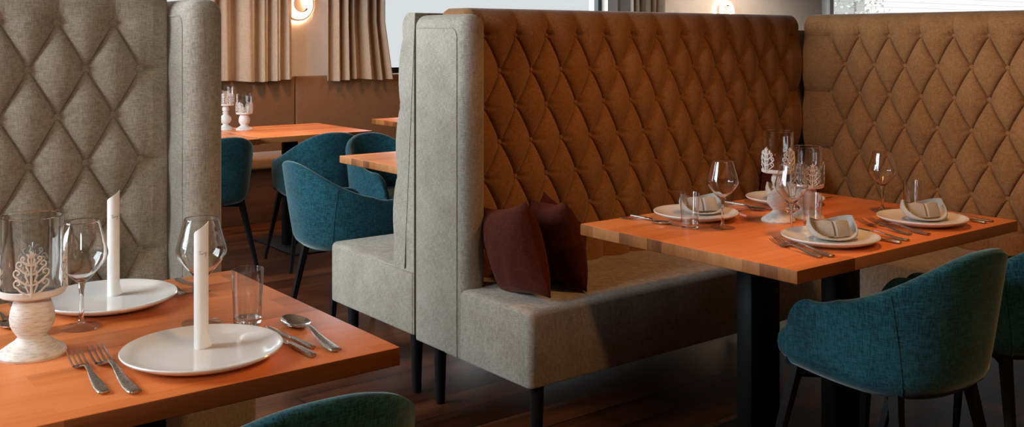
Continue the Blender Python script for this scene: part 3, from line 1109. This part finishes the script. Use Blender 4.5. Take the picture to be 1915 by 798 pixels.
def make_napkin():
    """cloth napkin folded to a pouch: low lip in front, two raised lobes, folded band inside"""
    t = thing('folded_napkin', 'x', 'napkin')
    n, m = 64, 10
    V = []; F = []
    def rim(phi):
        # phi: 0 = +X, pi/2 = rear
        c, s = math.cos(phi), math.sin(phi)
        front = max(0, -s)
        h = .006 + .050 * (1 - front ** .7) * (.80 + .30 * abs(c)) if s < 0 else .006 + .050 * (.72 + .40 * abs(c) ** 1.3)
        rx = .082; ry = .058 if s > 0 else .066
        return rx * c * (1 - .10 * max(0, s)), ry * s, h
    def surf(phi, f, side):
        x, y, h = rim(phi)
        curl = 1 - .14 * (f ** 3) * (h / .06)           # tops lean inwards
        g = f if f < .7 else .7 + (f - .7) * .75
        px = x * min(1, f * 1.35) ** .8 * curl; py = y * min(1, f * 1.35) ** .8 * curl
        z = h * max(0, (f - .35) / .65) ** 1.25
        nrm = Vector((x, y, 0)).normalized() if f > .4 else Vector((0, 0, 0))
        off = .0016 * side
        return (px + nrm.x * off, py + nrm.y * off, z + .0018 + (off if f <= .5 else 0))
    for side in (1, -1):
        for i in range(n):
            for k in range(m + 1):
                V.append(surf(2 * PI * i / n, .06 + .94 * k / m, side))
    st = n * (m + 1)
    for sd in (0, 1):
        for i in range(n):
            j = (i + 1) % n
            for k in range(m):
                a = sd * st + i * (m + 1) + k; b = sd * st + j * (m + 1) + k
                F.append((a, b, b + 1, a + 1))
    for i in range(n):
        j = (i + 1) % n
        F.append((i * (m + 1) + m, j * (m + 1) + m, st + j * (m + 1) + m, st + i * (m + 1) + m))
        F.append((i * (m + 1), j * (m + 1), st + j * (m + 1), st + i * (m + 1)))
    pym('outer_fold', V, F, M['napkin'], t, True, autosmooth=R(60))
    # inner band: two flat upright panels meeting in a crease, leaning back
    for sx, wd, turn in ((-1, .050, .30), (1, .052, .12)):
        V = []; F = []
        nu, nv = 10, 6
        for side in (0, 1):
            for i in range(nu + 1):
                f = i / nu
                xx = .001 + wd * f
                yy = -.030 + xx * math.tan(turn) + .006 * max(0, 1 - f / .12) ** 2 + .004 * max(0, (f - .9) / .1) ** 2
                for k in range(nv + 1):
                    g = k / nv
                    z = .0105 + .039 * g + .004 * g * math.sin(PI * f)
                    V.append((sx * xx, yy + .018 * g + .003 * math.sin(PI * g) * -1 + side * .0045, z))
        st = (nu + 1) * (nv + 1)
        for sd in (0, 1):
            for i in range(nu):
                for k in range(nv):
                    a = sd * st + i * (nv + 1) + k
                    F.append((a, a + nv + 1, a + nv + 2, a + 1))
        b = []
        b += [i * (nv + 1) for i in range(nu + 1)]
        b += [nu * (nv + 1) + k for k in range(1, nv + 1)]
        b += [i * (nv + 1) + nv for i in range(nu - 1, -1, -1)]
        b += [k for k in range(nv - 1, 0, -1)]
        for p_, q_ in zip(b, b[1:] + b[:1]): F.append((p_, q_, q_ + st, p_ + st))
        pym('inner_fold', V, F, M['napkin'], t, True, autosmooth=R(35))
    return t
def napkin(x, y, rz, label, s=1.0):
    o = first_or_dup(PROTO, 'napkin', make_napkin, (x, y, T + .0135), rz, label)
    o.scale = (s, s, s)

def make_roll():
    """paper napkin rolled to a slim upright tube with a slanted spiral top"""
    t = thing('rolled_napkin', 'x', 'napkin')
    r = .0143; n = 60
    a0, a1 = 0, 2 * PI * 1.6
    V = []; F = []
    rows = 12
    def rr(f): return r * (1 - .16 * (1 - f))
    for side in (0, 1):
        for i in range(n + 1):
            f = i / n
            a = a0 + (a1 - a0) * f
            rad = rr(f) - side * .0009
            zt = .196 + .042 * ((f * 1.6) % 1.0) ** 1.2 if f > .37 else .19
            zt = .190 + .050 * max(0, (f - .375) / .625) ** 1.15
            for k in range(rows + 1):
                V.append((rad * math.cos(a), rad * math.sin(a), zt * k / rows))
    st = (n + 1) * (rows + 1)
    for sd in (0, 1):
        for i in range(n):
            for k in range(rows):
                a = sd * st + i * (rows + 1) + k
                F.append((a, a + rows + 1, a + rows + 2, a + 1))
    for i in range(n):
        for k in (0, rows):
            a = i * (rows + 1) + k; F.append((a, a + rows + 1, a + rows + 1 + st, a + st))
    for i in (0, n):
        for k in range(rows):
            a = i * (rows + 1) + k; F.append((a, a + 1, a + 1 + st, a + st))
    pym('roll', V, F, M['paper'], t, True, autosmooth=R(60))
    # turned-up corner at the foot
    V = []; F = []
    aw = a1 % (2 * PI)
    for side in (0, 1):
        for i in range(13):
            f = i / 12
            a = aw - 1.5 + 1.5 * f
            for k in range(5):
                V.append(((r + .0006 + .0008 * side + .0055 * (k / 4) * f) * math.cos(a), (r + .0006 + .0008 * side + .0055 * (k / 4) * f) * math.sin(a), .001 + (.036 * (1 - abs(2 * f - 1) ** 1.4) + .002) * k / 4))
    st = 65
    for sd in (0, 1):
        for i in range(12):
            for k in range(4):
                a = sd * st + i * 5 + k; F.append((a, a + 5, a + 6, a + 1))
    for i in range(12):
        for k in (0, 4):
            a = i * 5 + k; F.append((a, a + 5, a + 5 + st, a + st))
    for i in (0, 12):
        for k in range(4):
            a = i * 5 + k; F.append((a, a + 1, a + 1 + st, a + st))
    pym('foot_fold', V, F, M['paper'], t, True, autosmooth=R(60))
    # small handwriting near the top
    mb = MB()
    def ink(uv, rad):
        # u across (radians round the roll), v height
        mb.tube([((r + .0003) * math.cos(aw - 1.55 + u), (r + .0003) * math.sin(aw - 1.55 + u), .178 + v) for u, v in uv], rad, 4)
    ink([(.00, .0068), (.12, .0074), (.28, .0066), (.46, .0080)], .00022)          # sweeping first stroke
    ink([(.26, .0070), (.22, .0035), (.20, .0006), (.24, .0002)], .00035)
    w_ = []
    for i in range(40):
        f = i / 39
        w_.append((.30 + .62 * f + .03 * math.sin(f * 26 + 1), .0016 + .0022 * f + .0013 * math.sin(f * 26)))
    ink(w_, .00022)
    ink([(.94, .0052), (.98, .0028), (1.00, -.0022), (.94, -.0040), (.92, -.0026), (1.04, .0018), (1.14, .0046)], .00030)
    mb.build('handwriting', M['ink'], t)
    return t
def roll(x, y, rz, label, s=1.0):
    o = first_or_dup(PROTO, 'roll', make_roll, (x, y, T + .0132), rz, label)
    o.scale = (s, s, s)

# ------------------------------------------------------------------ left table setting
plate(.700, 1.846, 1.0, 'white dinner plate with a rolled napkin, nearest the table edge beside the spoon')
plate(.674, 2.348, 1.0, 'white dinner plate with a rolled napkin, nearest the grey tufted bench')
roll(.710, 1.879, R(99), 'rolled white paper napkin standing on the plate beside the spoon')
roll(.696, 2.386, R(104), 'rolled white paper napkin standing on the plate nearest the grey tufted bench')
wine(.578, 2.203, 'wine glass between the candle holder and the rear rolled napkin')
wine(.787, 2.083, 'wine glass standing right behind the front rolled napkin')
tumbler(.860, 2.014, 'water glass near the table corner by the aisle')
tumbler(.492, 2.226, 'water glass hidden behind the candle holder foot')
holder(.456, 2.077, R(-14), False, 'big candle holder with glass cylinder and white cut-out trees on the left table', 1.10)
cut('fork', (.500, 1.763), (.510, 2.001), 'smaller fork, outermost left of the front plate with the rolled napkin', .236)
cut('fork', (.541, 1.730), (.548, 2.002), 'larger fork lying between the smaller fork and the front white plate', .268)
cut('knife', (.890, 1.773), (.882, 1.965), 'short knife lying between the spoon and the longer knife', .196)
cut('knife', (.867, 1.725), (.864, 1.95), 'longer knife tucked under the rim of the front white plate', .225)
cut('spoon', (.917, 1.727), (.940, 1.996), 'spoon lying at the corner of the left table beside the short knife', .268)
cut('fork', (.835, 2.496), (.838, 2.29), 'dark fork close beside the rear plate, behind the front rolled napkin', .205)
cut('fork', (.880, 2.490), (.875, 2.28), 'dark outer fork beyond the rear plate, by the back table edge', .21)
cut('spoon', (.452, 2.485), (.462, 2.27), 'spoon whose bowl shows at the photo edge behind the big candle holder', .225)
cut('knife', (.503, 2.490), (.505, 2.28), 'knife at the photo edge lying next to the spoon behind the candle holder', .21)

# ------------------------------------------------------------------ right table setting
S2 = .955
plate(2.556, 1.770, S2, 'white plate with folded napkin nearest the table corner')
plate(3.058, 1.772, S2, 'white plate with folded napkin nearest the corner bench end of the table')
plate(2.552, 2.288, S2, 'white plate with folded napkin by the maroon cushions, behind a water glass')
plate(3.045, 2.300, S2, 'white plate with folded napkin, hidden partly by the candle holders')
NR = R(-24)
napkin(2.562, 1.772, NR, 'grey folded cloth napkin on the plate nearest the table corner')
napkin(3.070, 1.778, NR, 'grey folded cloth napkin on the plate near the end of the table')
napkin(2.590, 2.300, NR, 'grey folded cloth napkin seen through the water glass')
napkin(3.060, 2.310, NR, 'grey folded cloth napkin behind the taller candle holder')
wine(2.486, 2.117, 'wine glass in front of the tufted back, beside the plate by the cushions', .965)
wine(2.581, 1.926, 'wine glass standing before the two candle holders', .965)
wine(3.163, 1.980, 'wine glass standing alone in front of the corner bench', .93)
tumbler(2.408, 2.185, 'water glass before the plate by the maroon cushions', .95)
tumbler(2.713, 1.945, 'water glass behind the folded napkin nearest the table corner', .93)
tumbler(3.228, 1.907, 'water glass behind the folded napkin near the end of the table', .93)
tumbler(2.892, 2.165, 'water glass half hidden between the two candle holder feet', .93)
holder(2.728, 2.088, R(-7), True, 'taller candle holder with white cut-out trees on the table laid for four')
holder(2.846, 2.060, R(-36), False, 'shorter candle holder with white cut-out trees on the table laid for four')
cut('fork', (2.355, 1.660), (2.418, 1.875), 'fork at the near table corner, the outer one', .222)
cut('fork', (2.388, 1.645), (2.448, 1.890), 'fork at the near table corner, close to the plate rim', .245)
cut('knife', (2.703, 1.633), (2.702, 1.84), 'knife tucked beside the plate nearest the table corner', .215)
cut('spoon', (2.757, 1.640), (2.772, 1.842), 'spoon between the two plates along the front of the table', .208)
cut('fork', (2.845, 1.686), (2.900, 1.905), 'outer fork between the two plates along the front of the table', .226)
cut('fork', (2.888, 1.650), (2.938, 1.898), 'inner fork beside the plate near the end of the table', .245)
cut('knife', (3.216, 1.642), (3.222, 1.86), 'knife between the end plate and the last spoon', .215)
cut('spoon', (3.262, 1.641), (3.268, 1.85), 'spoon lying last, at the bench end of the table', .208)
cut('spoon', (2.352, 2.440), (2.392, 2.25), 'dark spoon at the cushion end of the table', .195)
cut('knife', (2.402, 2.440), (2.398, 2.21), 'knife beside the plate by the maroon cushions', .225)
cut('fork', (2.706, 2.436), (2.704, 2.23), 'dark fork beside the plate by the cushions, behind the wine glass stem', .206)
cut('fork', (2.746, 2.436), (2.748, 2.235), 'outer dark fork behind the wine glass stem', .20)
cut('spoon', (2.815, 2.430), (2.842, 2.225), 'dark spoon before the rear plate behind the candle holders', .207)
cut('knife', (2.872, 2.435), (2.878, 2.215), 'dark knife close to the rear plate behind the candle holders', .215)
cut('fork', (3.225, 2.430), (3.222, 2.225), 'dark fork beyond the rear plate, right of the shorter candle holder', .205)

# ------------------------------------------------------------------ back table
holder(2.580, 6.397, R(10), True, 'taller white candle holder on the back table beside the grey wing', 1.0)
holder(2.674, 6.316, R(35), False, 'shorter white candle holder on the back table', 1.0)

# ------------------------------------------------------------------ light
def area(name, loc, rot, sx, sy, energy, col):
    l = bpy.data.lights.new(name, 'AREA'); l.shape = 'RECTANGLE'; l.size = sx; l.size_y = sy; l.energy = energy; l.color = col
    o = bpy.data.objects.new(name, l); COL.objects.link(o); o.location = loc; o.rotation_euler = rot
    return o
DAY = (.86, .94, 1.0)
# daylight entering by the windows in the left wall
for (b0, b1, z0, z1), e in zip(WIN_LEFT, (370,)):
    area('window_daylight', (X0 - .3, (b0 + b1) / 2, (z0 + z1) / 2), (0, R(-90), 0), z1 - z0, b1 - b0, e, DAY)
for (b0, b1, z0, z1), e in zip(WIN_BACK, (50, 60, 25)):
    area('window_daylight', ((b0 + b1) / 2, Y1 + .3, (z0 + z1) / 2), (R(-90), 0, 0), b1 - b0, z1 - z0, e, DAY)

def warm_spot(name, loc, energy, col=(1, .56, .25), size=.09, cone=None):
    l = bpy.data.lights.new(name, 'SPOT'); l.energy = energy; l.color = col; l.shadow_soft_size = size
    l.spot_size = R(cone or 150); l.spot_blend = .7
    o = bpy.data.objects.new(name, l); COL.objects.link(o); o.location = loc
    return o
warm_spot('unseen_warm_light', (2.8, 1.85, 2.15), 40, (1, .45, .15))
sp = warm_spot('bench_fill_spot', (-.3, -.7, 2.1), 135, (1, .80, .60), .12, 40)  # added fill aimed at the left bench back; no such fitting is known
sp.rotation_euler = (Vector((.45, 3.0, 1.15)) - sp.location).to_track_quat('-Z', 'Y').to_euler()
warm_spot('unseen_warm_light', (1.5, -.3, 2.5), 95, (1, .5, .2))
warm_spot('unseen_warm_light', (3.0, 6.3, 2.2), 52, (1, .55, .30))
warm_spot('unseen_warm_light', (3.0, 4.3, 2.1), 4)
warm_spot('unseen_warm_light', (4.2, 6.0, 2.1), 30)
warm_spot('unseen_warm_light', (8.7, 6.5, 2.7), 130, (1, .8, .62))  # added to brighten the far back wall; no lamp is known there

sl = bpy.data.lights.new('sun', 'SUN'); sl.energy = 3.6; sl.angle = R(3); sl.color = (1, .98, .95)
so = bpy.data.objects.new('sun', sl); COL.objects.link(so)
so.rotation_euler = Vector((-.25, .68, -.69)).to_track_quat('-Z', 'Y').to_euler()
w = bpy.data.worlds.new('sky'); scene.world = w; w.use_nodes = True
bg = w.node_tree.nodes['Background']
bg.inputs['Color'].default_value = (.95, .98, 1.0, 1); bg.inputs['Strength'].default_value = .82

# repeats carry a common group
GROUPS = {'tub_chair': 'teal velvet tub chairs', 'dining_table': 'oak dining tables', 'tufted_booth_bench': 'tufted booth benches', 'cushion': 'maroon bench cushions',
          'dinner_plate': 'white dinner plates', 'folded_napkin': 'folded cloth napkins', 'rolled_napkin': 'rolled paper napkins', 'wine_glass': 'wine glasses',
          'water_glass': 'water glasses', 'candle_holder': 'white candle holders', 'fork': 'table forks', 'knife': 'table knives', 'spoon': 'table spoons',
          'curtain': 'beige curtains', 'wall_lamp': 'round wall lamps'}
for o in bpy.data.objects:
    k = o.name.split('.')[0]
    if o.parent is None and k in GROUPS and 'label' in o: o['group'] = GROUPS[k]

# ------------------------------------------------------------------ camera
cam = bpy.data.cameras.new('camera'); co = bpy.data.objects.new('camera', cam); COL.objects.link(co)
cam.sensor_width = 36; cam.lens = 36 * 1888 / 1915
cam.shift_x = 0; cam.shift_y = -(399 - 72) / 1915
cam.clip_start = .05; cam.clip_end = 200
co.location = (0, 0, 1.36)
co.rotation_euler = (R(90), 0, R(52.2 - 90))
scene.camera = co
scene.view_settings.view_transform = 'Standard'
scene.view_settings.look = 'None'
scene.view_settings.gamma = 1
scene.view_settings.use_curve_mapping = False
scene.view_settings.exposure = 0.0
